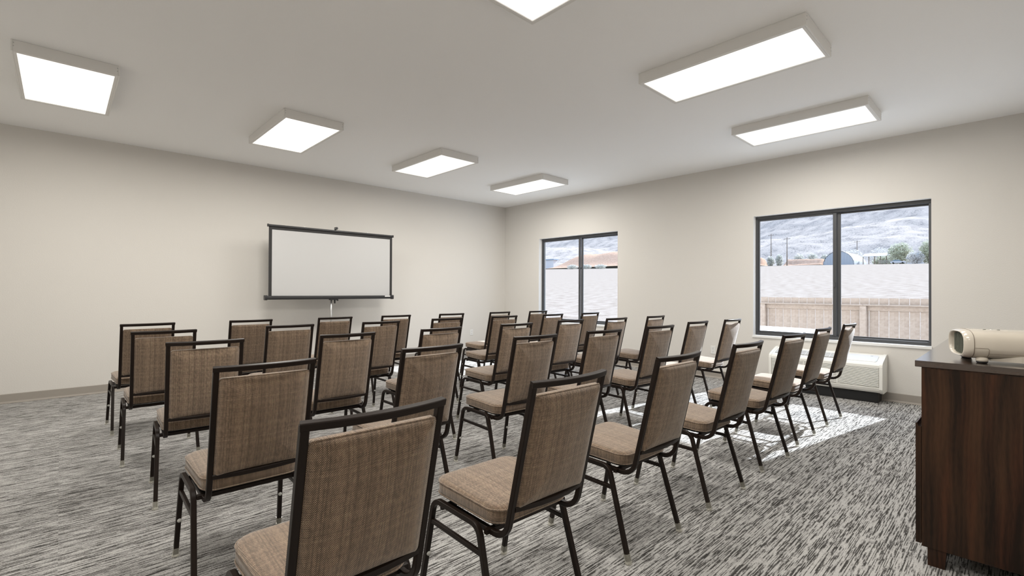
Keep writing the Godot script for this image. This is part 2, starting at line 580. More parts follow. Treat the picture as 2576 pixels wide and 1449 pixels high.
func ceiling_lights() -> void:
	var cols := [-0.276, 1.5875, 3.4543, 5.3243]
	var rows := [-4.9624, -0.9225]
	var D := 0.083
	var body := Mb.new()
	# channel frame: four sides and a thin lower lip round the diffuser
	for s in [-1.0, 1.0]:
		body.box(Vector3(s * (0.305 - 0.006), -D / 2, 0), Vector3(0.012, D, 1.22), 0.002)
		body.box(Vector3(0, -D / 2, s * (0.61 - 0.006)), Vector3(0.61 - 0.024, D, 0.012), 0.002)
		body.box(Vector3(s * (0.305 - 0.021), -D + 0.004, 0), Vector3(0.018, 0.008, 1.196), 0.001)
		body.box(Vector3(0, -D + 0.004, s * (0.61 - 0.021)), Vector3(0.55, 0.008, 0.018), 0.001)
	var bm := body.mesh()
	var dif := Mb.new()
	dif.box(Vector3(0, -D + 0.013, 0), Vector3(0.584, 0.004, 1.194))
	var dm := dif.mesh()
	var screw := Mb.new()
	screw.lathe([Vector2(0.0001, 0.0), Vector2(0.0035, 0.0), Vector2(0.003, 0.0015), Vector2(0.0001, 0.002)], 8)
	var sm := screw.mesh()
	for i in 4:
		for j in 2:
			var lab: String = "white ceiling light panel, %s from the window wall in the row %s" % [NTH[3 - i], "closest to the screen" if j == 0 else "over the rearmost chairs"]
			var t := thing("ceiling_light", lab, "ceiling light", Vector3(cols[i] + 0.305, HC, rows[j] - 0.61), 0.0, "surface mounted ceiling light panels")
			put("housing", bm, M.light_body, t)
			put("diffuser", dm, M.diffuser, t)
			for sx in [-1.0, 1.0]:
				for sz in [-1.0, 1.0]:
					for yy in [0.022, 0.045]:
						var s1 := put("screw", sm, M.steel, t)
						s1.transform = Transform3D(Basis(Vector3.RIGHT, PI / 2 * sz), Vector3(sx * 0.29, -yy, sz * 0.61))
			var l := AreaLight3D.new()
			l.name = "panel_light"
			t.add_child(l, true)
			l.area_size = Vector2(0.55, 1.16)
			l.position = Vector3(0, -D - 0.004, 0)
			l.rotation = Vector3(-PI / 2, 0, 0)
			l.light_energy = LAMP_ENERGY
			l.light_color = LAMP_COLOR
			l.shadow_enabled = true
			l.area_range = 14.0
			l.area_attenuation = 2.0

const LAMP_ENERGY := 3.6
const LAMP_COLOR := Color(1.0, 0.983, 0.953)

# ------------------------------------------------------------------ chairs
var chair0: Node3D

func make_chair() -> Node3D:
	# local: x to the sitter's right seen from behind, y up, +z backwards; origin on the floor between the feet
	var t := thing("stacking_chair", "x", "chair", Vector3.ZERO, 0.0, "brown woven stacking chairs in five rows")
	var Z := 0.363                                     # where the top of the back stands
	var tube := rrect(0.0103, 0.0103, 0.0030, 2)
	var bow := func(x: float) -> float: return 0.030 * (1.0 - pow(x / 0.19, 2.0))
	# back posts, bent forward under the seat
	var lean := 0.108 / 0.456
	for s in [-1.0, 1.0]:
		var mb := Mb.new()
		var x: float = s * 0.180
		var path := bend([Vector3(x, 0.946, Z), Vector3(x, 0.393, Z - lean * 0.553), Vector3(x, 0.395, Z - 0.47)], [0.075], 8)
		mb.sweep(path, tube, Vector3(s, 0, 0), true, false, 2)
		put("back_post", mb.mesh(), M.metal, t)
	# top rail and lower rail, bowed backwards
	for k in 2:
		var mb := Mb.new()
		var y := 0.946 if k == 0 else 0.505
		var zc := Z if k == 0 else Z - lean * 0.441
		var half := 0.190 if k == 0 else 0.171
		var path := []
		for i in 17:
			var x := lerpf(-half, half, i / 16.0)
			path.append(Vector3(x, y, zc + bow.call(x) * (1.0 if k == 0 else 0.9)))
		mb.sweep(path, tube if k == 0 else rrect(0.008, 0.010, 0.003, 2), Vector3(0, 1, lean).normalized(), true, false, 2)
		put("top_rail" if k == 0 else "lower_rail", mb.mesh(), M.metal, t)
	# back pad
	var pad := Mb.new()
	var py := 0.708
	var f := func(x: float, s: float, h: float) -> Vector3:
		var y := py + s
		var z: float = Z - lean * (0.946 - y) + bow.call(x) * 0.95 - 0.004
		return Vector3(x, y - h * lean * 0.9, z + h)
	cushion(pad, 0.1685, 0.199, 0.013, [[0.150, -0.026], [0.09, -0.030], [0.05, -0.030], [0.02, -0.027], [0.006, -0.021], [0.0, -0.012], [0.0, -0.003], [0.0, 0.004], [0.004, 0.011], [0.014, 0.016], [0.04, 0.019], [0.09, 0.021], [0.150, 0.021]], f, 5)
	var bp := put("backrest", pad.mesh(), M.fabric, t)
	var welt := Mb.new()
	var wp := []
	for p in rrect(0.168, 0.1985, 0.013, 6): wp.append(f.call(p.x, p.y, 0.004))
	welt.sweep(wp, ngon(0.0034, 6), Vector3(0, 0, 1), true, true)
	put("piping", welt.mesh(), M.fabric, bp)
	# seat
	var seat := Mb.new()
	var zc := Z - 0.361
	var fs := func(x: float, s: float, h: float) -> Vector3:
		# s > 0 is the back; the front is a little wider and higher
		var wide := 1.0 - 0.05 * (s / 0.19)
		var crown := 0.010 * (1.0 - pow(x / 0.21, 2.0)) * (1.0 - pow(s / 0.21, 2.0)) if h > 0.03 else 0.0
		return Vector3(x * wide, 0.428 + h - s * 0.045 + crown, zc + s)
	cushion(seat, 0.200, 0.190, 0.060, [[0.16, 0.0], [0.08, 0.0], [0.016, 0.0], [0.005, 0.004], [0.0, 0.012], [0.0, 0.030], [0.0, 0.046], [0.003, 0.054], [0.010, 0.059], [0.022, 0.061], [0.05, 0.062], [0.10, 0.062], [0.16, 0.062]], fs, 6)
	var so := put("seat", seat.mesh(), M.fabric, t)
	for hh in [0.0495, 0.006]:
		var sw := Mb.new()
		var sp := []
		for p in rrect(0.2002, 0.1902, 0.060, 8): sp.append(fs.call(p.x, p.y, hh))
		sw.sweep(sp, ngon(0.0030, 6), Vector3.UP, true, true)
		put("piping", sw.mesh(), M.fabric, so)
	var pan := Mb.new()
	pan.box(Vector3(0, 0.419, zc), Vector3(0.35, 0.016, 0.33), 0.004)
	put("seat_pan", pan.mesh(), M.pan, t)
	# legs: bent tubes beside the seat, each half a leg of its own
	var zf := Z - 0.529
	var zr := Z - 0.238
	var zm := (zf + zr) / 2
	for s in [-1.0, 1.0]:
		for e in 2:
			var mb := Mb.new()
			var foot := Vector3(s * 0.226, 0.014, Z - 0.612) if e == 0 else Vector3(s * 0.226, 0.014, Z - 0.124)
			var knee := Vector3(s * 0.213, 0.411, zf - 0.004 if e == 0 else zr - 0.006)
			var path := bend([foot, knee, Vector3(s * 0.213, 0.411, zm)], [0.052], 8)
			mb.sweep(path, tube, Vector3(s, 0, 0), true, false, 2)
			var leg := put("leg", mb.mesh(), M.metal, t)
			var dir := (knee - foot).normalized()
			var gl := Mb.new()
			gl.sweep([foot - dir * 0.006, foot + dir * 0.018, foot + dir * 0.030], rrect(0.0135, 0.0135, 0.006, 3), Vector3(s, 0, 0))
			gl.lathe([Vector2(0.0001, 0), Vector2(0.013, 0), Vector2(0.0165, 0.003), Vector2(0.0165, 0.007), Vector2(0.012, 0.012), Vector2(0.0001, 0.013)], 14, Transform3D(Basis(), Vector3(foot.x, 0.0, foot.z)))
			put("glide", gl.mesh(), M.glide, leg)
			if e == 0:
				var bu := Mb.new()
				var at := foot.lerp(knee, 0.42) + Vector3(-s * 0.002, 0, 0.0105)
				bu.lathe([Vector2(0.0001, 0), Vector2(0.009, 0), Vector2(0.009, 0.004), Vector2(0.006, 0.007), Vector2(0.0001, 0.008)], 12, Transform3D(Basis(Vector3.RIGHT, PI / 2), at))
				put("bumper", bu.mesh(), M.bumper, leg)
		var st := Mb.new()
		st.sweep([Vector3(s * 0.2155, 0.322, zf - 0.021), Vector3(s * 0.2155, 0.318, zr + 0.026)], rrect(0.008, 0.009, 0.003, 2), Vector3.UP, true, false, 2)
		put("stretcher", st.mesh(), M.metal, t)
	# cross rails under the seat
	var cr := Mb.new()
	cr.sweep([Vector3(-0.205, 0.396, Z - 0.216), Vector3(0.205, 0.396, Z - 0.216)], rrect(0.009, 0.010, 0.003, 2), Vector3.UP, true, false, 2)
	put("cross_rail", cr.mesh(), M.metal, t)
	var cf := Mb.new()
	cf.sweep([Vector3(-0.213, 0.394, zf + 0.045), Vector3(0.213, 0.394, zf + 0.045)], rrect(0.009, 0.010, 0.003, 2), Vector3.UP, true, false, 2)
	put("cross_rail", cf.mesh(), M.metal, t)
	return t

func chairs() -> void:
	# (x, z of the top rail, turn in degrees) row by row, starting with the row nearest the camera; columns from far left to the window
	var rows := [
		[[0.578, -1.090, -1.3], [1.299, -1.073, -1.6], [2.122, -1.094, -1.7], [2.927, -1.078, -2.1], [3.764, -1.077, -3.6], [4.580, -1.096, -0.5], [5.432, -1.086, -1.4]],
		[[0.613, -2.093, -1.3], [1.442, -2.132, 0.5], [2.301, -2.200, -3.6], [3.015, -2.159, -5.8], [3.781, -2.120, -5.0], [4.627, -2.185, -2.5], [5.311, -2.119, -2.0]],
		[[0.615, -3.219, -4.5], [1.427, -3.128, -1.8], [2.193, -3.126, -0.1], [3.024, -3.129, -2.3], [3.831, -3.161, -2.0], [4.513, -3.066, -0.7], [5.275, -3.021, -0.6]],
		[[0.545, -4.192, -2.2], [1.413, -4.214, -1.8], [2.219, -4.152, -1.0], [3.020, -4.202, -3.3], [3.837, -4.182, -4.2], [4.620, -4.110, 0.5], [5.343, -4.063, 0.5]],
		[[0.555, -5.179, 0.8], [1.363, -5.165, -0.2], [2.189, -5.125, 0.9], [2.912, -5.084, -1.1], [3.683, -5.026, -1.6], [4.512, -5.014, 0.8], [5.212, -4.933, 0.9]]]
	chair0 = make_chair()
	for r in 5:
		for c in 7:
			var o: Node3D = chair0
			if r + c > 0:
				o = chair0.duplicate()
				o.name = numbered("stacking_chair")
				add_child(o, true)
			var d: Array = rows[r][c]
			var a := deg_to_rad(d[2])
			o.rotation.y = a
			o.position = Vector3(d[0], 0, d[1]) - Basis(Vector3.UP, a) * Vector3(0, 0, 0.363)
			o.set_meta("label", "brown fabric stacking chair, %s from the window wall in %s row from the screen" % [NTH[6 - c], NTH[4 - r]])

# ------------------------------------------------------------------ projection screen
func projection_screen() -> void:
	var z := ZW + 0.45
	var t := thing("projection_screen", "white tripod projection screen with black border and housing before the wall", "projection screen", Vector3(2.994, 0, z))
	var x0 := 2.041 - 2.994; var x1 := 4.012 - 2.994
	var hy := 1.143
	# roller housing with end caps
	var hs := Mb.new()
	hs.sweep([Vector3(x0 + 0.03, hy, 0), Vector3(x1 - 0.03, hy, 0)], rrect(0.030, 0.027, 0.014, 4), Vector3.UP)
	var ho := put("roller_housing", hs.mesh(), M.case, t)
	for s in 2:
		var cap := Mb.new()
		var xa := x0 if s == 0 else x1 - 0.03
		cap.sweep([Vector3(xa, hy, 0), Vector3(xa + 0.03, hy, 0)], rrect(0.035, 0.034, 0.016, 4), Vector3.UP)
		put("end_cap", cap.mesh(), M.case, ho)
	var lb := Mb.new()
	lb.span(Vector3(x1 - 0.16, hy + 0.006, 0.030), Vector3(x1 - 0.065, hy + 0.024, 0.0315))
	put("sticker", lb.mesh(), M.plate, ho)
	# fabric
	var fx0 := 2.092 - 2.994; var fx1 := 3.995 - 2.994
	var fb := Mb.new()
	fb.span(Vector3(fx0, hy, -0.001), Vector3(fx1, 2.14, 0.0))
	put("screen_fabric", fb.mesh(), M.screen, t)
	var bd := Mb.new()
	var bw := 0.042
	bd.span(Vector3(fx0, hy, 0.0), Vector3(fx0 + bw, 2.14, 0.001))
	bd.span(Vector3(fx1 - bw, hy, 0.0), Vector3(fx1, 2.14, 0.001))
	bd.span(Vector3(fx0 + bw, 2.14 - 0.045, 0.0), Vector3(fx1 - bw, 2.14, 0.001))
	put("black_border", bd.mesh(), M.border, t)
	var tb := Mb.new()
	tb.sweep([Vector3(fx0 - 0.012, 2.15, 0), Vector3(fx1 + 0.012, 2.15, 0)], rrect(0.016, 0.015, 0.006, 3), Vector3.UP)
	put("top_bar", tb.mesh(), M.case, t)
	for s in [fx0 - 0.018, fx1 + 0.002]:
		var cap := Mb.new()
		cap.sweep([Vector3(s, 2.15, 0), Vector3(s + 0.016, 2.15, 0)], rrect(0.019, 0.019, 0.006, 3), Vector3.UP)
		put("bar_cap", cap.mesh(), M.case, t)
	for s in [-0.42, 0.56]:
		var clip := Mb.new()
		clip.box(Vector3(s, 2.168, 0), Vector3(0.022, 0.012, 0.02), 0.003)
		put("bar_clip", clip.mesh(), M.plate, t)
	# pole behind the fabric, hook and hanger
	var pl := Mb.new()
	pl.lathe([Vector2(0.0001, 0.30), Vector2(0.014, 0.30), Vector2(0.014, 1.30), Vector2(0.0001, 1.30)], 14, Transform3D(Basis(), Vector3(0, 0, -0.045)))
	put("pole", pl.mesh(), M.steel, t)
	var ex := Mb.new()
	ex.span(Vector3(0.045, 1.05, -0.055), Vector3(0.065, 2.20, -0.035), 0.002)
	put("extension_pole", ex.mesh(), M.case, t)
	var hk := Mb.new()
	hk.box(Vector3(0.058, 2.195, -0.020), Vector3(0.034, 0.036, 0.07), 0.006)
	put("hook", hk.mesh(), M.case, t)
	var hg := Mb.new()
	var hp := []
	for k in 13:
		var a := PI * k / 12.0
		hp.append(Vector3(0.058 + 0.042 * cos(a), 2.172 + 0.026 * sin(a), 0.006))
	hg.sweep(hp, ngon(0.0025, 6), Vector3(0, 0, 1))
	put("hanger", hg.mesh(), M.steel, t)
	var br := Mb.new()
	br.box(Vector3(0.02, hy - 0.030, -0.010), Vector3(0.12, 0.02, 0.07), 0.006)
	br.box(Vector3(0.075, hy - 0.042, 0.010), Vector3(0.028, 0.022, 0.03), 0.008)
	put("bracket", br.mesh(), M.case, t)
	# tripod
	var hub := Mb.new()
	hub.lathe([Vector2(0.0001, 0.48), Vector2(0.024, 0.48), Vector2(0.024, 0.54), Vector2(0.0001, 0.54)], 14, Transform3D(Basis(), Vector3(0, 0, -0.045)))
	put("collar", hub.mesh(), M.case, t)
	for k in 3:
		var a := TAU * k / 3.0 + PI / 2
		var foot := Vector3(cos(a) * 0.34, 0.012, sin(a) * 0.34 - 0.045)
		var lg := Mb.new()
		lg.sweep([Vector3(cos(a) * 0.02, 0.51, sin(a) * 0.02 - 0.045), foot], rrect(0.010, 0.006, 0.003, 2), Vector3(-sin(a), 0, cos(a)))
		lg.sweep([foot.lerp(Vector3(0, 0.51, -0.045), 0.45), Vector3(0, 0.32, -0.045)], rrect(0.007, 0.004, 0.002, 2), Vector3(-sin(a), 0, cos(a)))
		var lo := put("leg", lg.mesh(), M.case, t)
		var ft := Mb.new()
		ft.lathe([Vector2(0.0001, 0), Vector2(0.013, 0), Vector2(0.013, 0.02), Vector2(0.0001, 0.024)], 10, Transform3D(Basis(), Vector3(foot.x, 0, foot.z)))
		put("foot", ft.mesh(), M.black, lo)

# ------------------------------------------------------------------ heat pump under the wide window
func wall_heater() -> void:
	var za := -1.024; var zb := -2.195
	var t := thing("wall_heater", "cream through-wall heating and cooling unit with slatted front under wide window", "heater", Vector3(XW, 0, (za + zb) / 2))
	var hz := (za - zb) / 2
	# profile in (depth, height), drawn along z; the front stands 0.31 m off the wall
	var outer := PackedVector2Array([Vector2(0.008, 0.112), Vector2(0.250, 0.112), Vector2(0.285, 0.126), Vector2(0.302, 0.145), Vector2(0.315, 0.165), Vector2(0.315, 0.415), Vector2(0.310, 0.440), Vector2(0.296, 0.458), Vector2(0.275, 0.467), Vector2(0.075, 0.532), Vector2(0.050, 0.536), Vector2(0.008, 0.536)])
	var xf := Transform3D(Basis(Vector3(-1, 0, 0), Vector3(0, 1, 0), Vector3(0, 0, 1)), Vector3.ZERO)
	# two cheeks with rounded rims and a body between them, set back where slats and grille lie
	for s in [-1.0, 1.0]:
		var ch := Mb.new()
		ch.prism(outer, s * hz, s * (hz - 0.030), xf)
		put("side_cheek", ch.mesh(), M.ptac, t)
	var inner := PackedVector2Array([Vector2(0.008, 0.118), Vector2(0.250, 0.118), Vector2(0.285, 0.130), Vector2(0.300, 0.148), Vector2(0.309, 0.175), Vector2(0.309, 0.185), Vector2(0.296, 0.187), Vector2(0.296, 0.408), Vector2(0.309, 0.410), Vector2(0.309, 0.432), Vector2(0.294, 0.452), Vector2(0.272, 0.462), Vector2(0.076, 0.526), Vector2(0.050, 0.530), Vector2(0.008, 0.530)])
	var bd := Mb.new()
	bd.prism(inner, -(hz - 0.030), hz - 0.030, xf)
	put("body", bd.mesh(), M.ptac, t)
	# recess lining and louvre slats in three banks
	var ln := Mb.new()
	ln.span(Vector3(-0.2975, 0.188, -(hz - 0.034)), Vector3(-0.2965, 0.407, hz - 0.034))
	put("louvre_recess", ln.mesh(), M.ptac_gap, t)
	var banks := [[-hz + 0.034, -0.20], [-0.185, 0.15], [0.165, hz - 0.034]]
	for bk in banks:
		var sl := Mb.new()
		for k in 22:
			var y := 0.1925 + k * 0.0100
			sl.box(Vector3(-0.3035, y + 0.002, (bk[0] + bk[1]) / 2), Vector3(0.013, 0.0052, bk[1] - bk[0]), 0.0, Basis(Vector3(0, 0, 1), -0.35))
		tag(put("louvre_slats", sl.mesh(), M.ptac, t), "", "", "", "stuff")
	for zz in [-0.1925, 0.1575]:
		var rib := Mb.new()
		rib.box(Vector3(-0.3035, 0.2975, zz), Vector3(0.013, 0.219, 0.013), 0.001)
		put("louvre_rib", rib.mesh(), M.ptac, t)
	# sloping top: discharge grille and control cover
	var a := Vector2(0.272, 0.462); var b := Vector2(0.076, 0.526)
	var tilt := atan2(b.y - a.y, a.x - b.x)
	var mid := (a + b) / 2
	var bs := Basis(Vector3(0, 0, 1), tilt)
	var place := func(u: float, up: float, z: float) -> Vector3:   # u runs from the front edge to the wall
		var p := a.lerp(b, u)
		return Vector3(-p.x, p.y, z) + bs * Vector3(0, up, 0)
	var gr := Mb.new()
	for k in 3:
		var z0 := -hz + 0.06 + k * 0.255
		for q in 9:
			gr.box(place.call(0.20 + q * 0.068, 0.004, z0 + 0.115), Vector3(0.0055, 0.006, 0.23), 0.0, bs)
		for q in 4:
			gr.box(place.call(0.47, 0.003, z0 + q * 0.0767), Vector3(0.13, 0.005, 0.006), 0.0, bs)
	tag(put("discharge_grille", gr.mesh(), M.white, t), "", "", "", "stuff")
	var gb := Mb.new()
	gb.box(place.call(0.47, 0.0006, -hz + 0.06 + 0.37), Vector3(0.14, 0.001, 0.76), 0.0, bs)
	put("grille_recess", gb.mesh(), M.ptac_gap, t)
	var cv := Mb.new()
	var ov := rrect(0.085, 0.150, 0.022, 5)
	var rings := []
	for h in [[0.0, 0.0], [0.0, 0.005], [0.003, 0.007], [0.02, 0.0075]]:
		var r := PackedVector3Array()
		for p in ov:
			var s1 := Vector2(p.x * (1.0 - h[0] / 0.085), p.y * (1.0 - h[0] / 0.15))
			r.append(place.call(0.46, h[1], hz - 0.21) + bs * Vector3(s1.x, 0, 0) + Vector3(0, 0, s1.y))
		rings.append(r)
	cv.loft(rings, false)
	var co := put("control_cover", cv.mesh(), M.ptac_panel, t)
	var em := Mb.new()
	em.box(place.call(0.72, 0.0082, hz - 0.125), Vector3(0.012, 0.0012, 0.022), 0.0, bs)
	put("emblem", em.mesh(), M.tin, co)
	# dark sub base below
	var sb := Mb.new()
	sb.span(Vector3(-0.23, 0.0, -(hz - 0.05)), Vector3(-0.03, 0.111, hz - 0.05), 0.004)
	put("sub_base", sb.mesh(), M.black, t)

# ------------------------------------------------------------------ outlets
func outlet(label: String, at: Vector3, turn: float) -> void:
	var t := thing("wall_outlet", label, "outlet", at, turn, "white wall outlets")
	var pl := Mb.new()
	pl.box(Vector3(0, 0, 0.003), Vector3(0.074, 0.118, 0.006), 0.0025)
	put("cover_plate", pl.mesh(), M.plate, t)
	for s in [-1.0, 1.0]:
		var rc := Mb.new()
		rc.sweep([Vector3(0, s * 0.024, 0.0055), Vector3(0, s * 0.024, 0.0082)], rrect(0.0165, 0.0145, 0.008, 4), Vector3.UP)
		var ro := put("receptacle", rc.mesh(), M.white, t)
		var sl := Mb.new()
		for q in [-0.0065, 0.0065]: sl.box(Vector3(q, s * 0.024 + 0.003, 0.0083), Vector3(0.0022, 0.009, 0.0006))
		sl.box(Vector3(0, s * 0.024 - 0.007, 0.0083), Vector3(0.005, 0.005, 0.0006))
		put("slots", sl.mesh(), M.slot, ro)
	var sc := Mb.new()
	sc.lathe([Vector2(0.0001, 0), Vector2(0.003, 0), Vector2(0.0001, 0.001)], 8, Transform3D(Basis(Vector3.RIGHT, PI / 2), Vector3(0, 0, 0.006)))
	put("screw", sc.mesh(), M.steel, t)

# ------------------------------------------------------------------ cabinet and projector
func cabinet() -> void:
	var X0 := 2.90; var X1 := 4.73
	var z0 := -0.303; var z1 := ZR - 0.02
	var t := thing("cabinet", "dark walnut low cabinet with overhanging top beside the rear wall", "cabinet", Vector3((X0 + X1) / 2, 0, (z0 + z1) / 2))
	var c := t.position
	var part := func(called: String, lo: Vector3, hi: Vector3, b: float, m: Material, par: Node) -> Node3D:
		var mb := Mb.new()
		mb.span(lo - c, hi - c, b)
		return put(called, mb.mesh(), m, par)
	part.call("side_panel", Vector3(X0, 0.081, z0), Vector3(X0 + 0.022, 0.906, z1), 0.001, M.wood, t)
	part.call("side_panel", Vector3(X1 - 0.022, 0.081, z0), Vector3(X1, 0.906, z1), 0.001, M.wood, t)
	part.call("divider", Vector3((X0 + X1) / 2 - 0.01, 0.103, z0 + 0.01), Vector3((X0 + X1) / 2 + 0.01, 0.906, z1 - 0.012), 0.001, M.wood, t)
	part.call("bottom_panel", Vector3(X0 + 0.022, 0.081, z0), Vector3(X1 - 0.022, 0.103, z1), 0.001, M.wood, t)
	part.call("back_panel", Vector3(X0 + 0.022, 0.103, z1 - 0.012), Vector3(X1 - 0.022, 0.906, z1), 0.0, M.wood, t)
	part.call("shelf", Vector3(X0 + 0.022, 0.632, z0 + 0.01), Vector3((X0 + X1) / 2 - 0.01, 0.652, z1 - 0.012), 0.001, M.wood, t)
	part.call("shelf", Vector3((X0 + X1) / 2 + 0.01, 0.632, z0 + 0.01), Vector3(X1 - 0.022, 0.652, z1 - 0.012), 0.001, M.wood, t)
	part.call("top", Vector3(X0 - 0.004, 0.9062, z0 - 0.023), Vector3(X1 + 0.02, 0.935, z1 + 0.01), 0.0015, M.wood_top, t)
	# two overlay doors with scooped finger pulls along the top edge
	var n := 2
	for k in n:
		var a := lerpf(X0, X1, float(k) / n) + (0.001 if k == 0 else 0.0015)
		var b := lerpf(X0, X1, float(k + 1) / n) - (0.0015 if k == 0 else 0.001)
		var poly := PackedVector2Array([Vector2(0, 0.092), Vector2(0.020, 0.092), Vector2(0.020, 0.644), Vector2(0.014, 0.647), Vector2(0.0135, 0.645), Vector2(0.012, 0.637), Vector2(0.008, 0.630), Vector2(0.003, 0.628), Vector2(0, 0.630)])
		var mb := Mb.new()
		# polygon x is the distance in front of the body, drawn along x
		mb.prism(poly, a - c.x, b - c.x, Transform3D(Basis(Vector3(0, 0, -1), Vector3(0, 1, 0), Vector3(1, 0, 0)), Vector3(0, -c.y, z0 - 0.0015 - c.z)))
		put("door", mb.mesh(), M.wood, t)
	# tapered block feet
	for fx in [X0 + 0.004, X1 - 0.069]:
		for fz in [z0 + 0.020, z1 - 0.085]:
			var ft := Mb.new()
			var rings := []
			for q in [[0.0, 0.004], [0.081, 0.0]]:
				var d: float = q[1]
				rings.append(PackedVector3Array([Vector3(fx, q[0], fz), Vector3(fx + 0.065 - d, q[0], fz), Vector3(fx + 0.065 - d, q[0], fz + 0.065 - d * 1.6), Vector3(fx, q[0], fz + 0.065 - d * 1.6)]))
			for r in rings:
				for i in r.size(): r[i] -= c
			ft.loft(rings, false)
			put("foot", ft.mesh(), M.wood, t)

func projector() -> void:
	var turn := deg_to_rad(-17.0)
	# local: z along the body from its vented end, x across the depth away from the room, y up from the table
	var t := thing("projector", "cream rounded video projector lying on the walnut cabinet top", "projector", Vector3(2.972, 0.9352, -0.150), -turn)
	var half_d := 0.135; var half_h := 0.0655; var cy := 0.0795
	var section := func(z: float, k: float, n: int, drop: float) -> PackedVector3Array:
		var r := PackedVector3Array()
		for i in n:
			var a := TAU * i / n
			var ca := cos(a); var sa := sin(a)
			var x := signf(ca) * pow(absf(ca), 0.62) * half_d * k
			var y := signf(sa) * pow(absf(sa), 0.72) * half_h * (k if k > 0.9 else k)
			r.append(Vector3(half_d + x, cy + y - drop, z))
		return r
	var body := Mb.new()
	var rings := []
	for q in [[0.022, 0.985], [0.024, 0.995], [0.10, 1.0], [0.22, 1.0], [0.34, 0.995], [0.372, 0.975], [0.385, 0.94]]:
		rings.append(section.call(q[0], q[1], 48, 0.0))
	body.loft(rings)
	var bo := put("body", body.mesh(), M.projector, t)
	# vented end ring with a deep mouth
	var er := Mb.new()
	rings = []
	for q in [[0.021, 0.993], [0.010, 0.975], [0.0, 0.935], [-0.008, 0.88], [-0.010, 0.84], [-0.006, 0.80], [0.004, 0.785], [0.021, 0.78]]:
		rings.append(section.call(q[0], q[1], 48, 0.0))
	er.loft(rings, true, false, false)
	put("vent_ring", er.mesh(), M.projector, t)
	for i in 9:
		var x := 0.05 + i * 0.021
		var vs := Mb.new()
		var hh := half_h * 0.76 * pow(1.0 - pow(absf((x - half_d) / (half_d * 0.8)), 3.2), 0.36)
		vs.box(Vector3(x, cy, 0.012), Vector3(0.004, hh * 2.0, 0.016), 0.0, Basis(Vector3.UP, 0.5))
		put("vent_slat", vs.mesh(), M.vent, t)
	# seam lines of the case, thin raised beads
	var seam := Mb.new()
	var sp := []
	var ring: PackedVector3Array = section.call(0.0225, 0.999, 48, 0.0)
	for p in ring: sp.append(p)
	seam.sweep(sp, ngon(0.0007, 5), Vector3(0, 0, 1), true, true)
	put("seam", seam.mesh(), M.seam, bo)
	var side := func(z: float, y: float) -> Vector3:
		var s := clampf((y - cy) / half_h, -0.999, 0.999)
		var a := asin(signf(s) * pow(absf(s), 1.0 / 0.72))
		return Vector3(half_d - pow(cos(a), 0.62) * half_d - 0.0003, y, z)
	var hatch := Mb.new()
	var hpath := []
	for k in 8: hpath.append(side.call(0.024 + k * 0.0058, cy - 0.012))
	for k in 4: hpath.append(side.call(0.0675 + k * 0.001, cy - 0.0125 - k * 0.0016))
	for k in 8: hpath.append(side.call(0.071, cy - 0.020 - k * 0.0045))
	hatch.sweep(hpath, ngon(0.0007, 5), Vector3(-1, 0.2, 0.1).normalized())
	put("seam", hatch.mesh(), M.seam, bo)
	var low := Mb.new()
	hpath = []
	for k in 10: hpath.append(side.call(0.072 + k * 0.03, cy - 0.036))
	low.sweep(hpath, ngon(0.0006, 5), Vector3(-1, 0.2, 0.1).normalized())
	put("seam", low.mesh(), M.seam, bo)
	# buttons on top
	for k in 3:
		var bt := Mb.new()
		bt.lathe([Vector2(0.0001, 0), Vector2(0.006, 0), Vector2(0.005, 0.0022), Vector2(0.0001, 0.0024)], 12, Transform3D(Basis(), Vector3(half_d - 0.02, cy + half_h - 0.0004, 0.085 + k * 0.024)))
		put("button", bt.mesh(), M.plate if k == 1 else M.vent, t)
	# feet and the shallow skirt under the lens side
	for q in [[0.030, 0.054], [0.24, 0.054], [0.030, 0.33], [0.24, 0.33]]:
		var ft := Mb.new()
		ft.lathe([Vector2(0.0001, 0.007), Vector2(0.0185, 0.007), Vector2(0.0215, 0.011), Vector2(0.0215, 0.018), Vector2(0.018, 0.024), Vector2(0.008, 0.027), Vector2(0.0001, 0.027)], 16, Transform3D(Basis(), Vector3(q[0], 0, q[1])))
		var fo := put("foot", ft.mesh(), M.projector, t)
		var rb := Mb.new()
		rb.lathe([Vector2(0.0001, 0), Vector2(0.016, 0), Vector2(0.0195, 0.003), Vector2(0.0195, 0.0072), Vector2(0.0001, 0.0072)], 16, Transform3D(Basis(), Vector3(q[0], 0, q[1])))
		put("rubber_pad", rb.mesh(), M.black, fo)
	var sk := Mb.new()
	var rr := []
	for q in [[0.085, 0.030, 0.002], [0.115, 0.014, 0.007], [0.145, 0.002, 0.015], [0.175, -0.008, 0.022], [0.24, -0.010, 0.023], [0.31, 0.006, 0.012]]:
		var x0: float = 0.012 + q[1]
		rr.append(PackedVector3Array([Vector3(x0, 0.010, q[0]), Vector3(0.20, 0.010, q[0]), Vector3(0.20, 0.016 + q[2], q[0]), Vector3(x0, 0.016 + q[2], q[0])]))
	sk.loft(rr, false)
	put("skirt", sk.mesh(), M.projector, t)

# ------------------------------------------------------------------ outside
func edge_y(z: float) -> float: return 13.13 + (-z - 53.0) * 0.0205

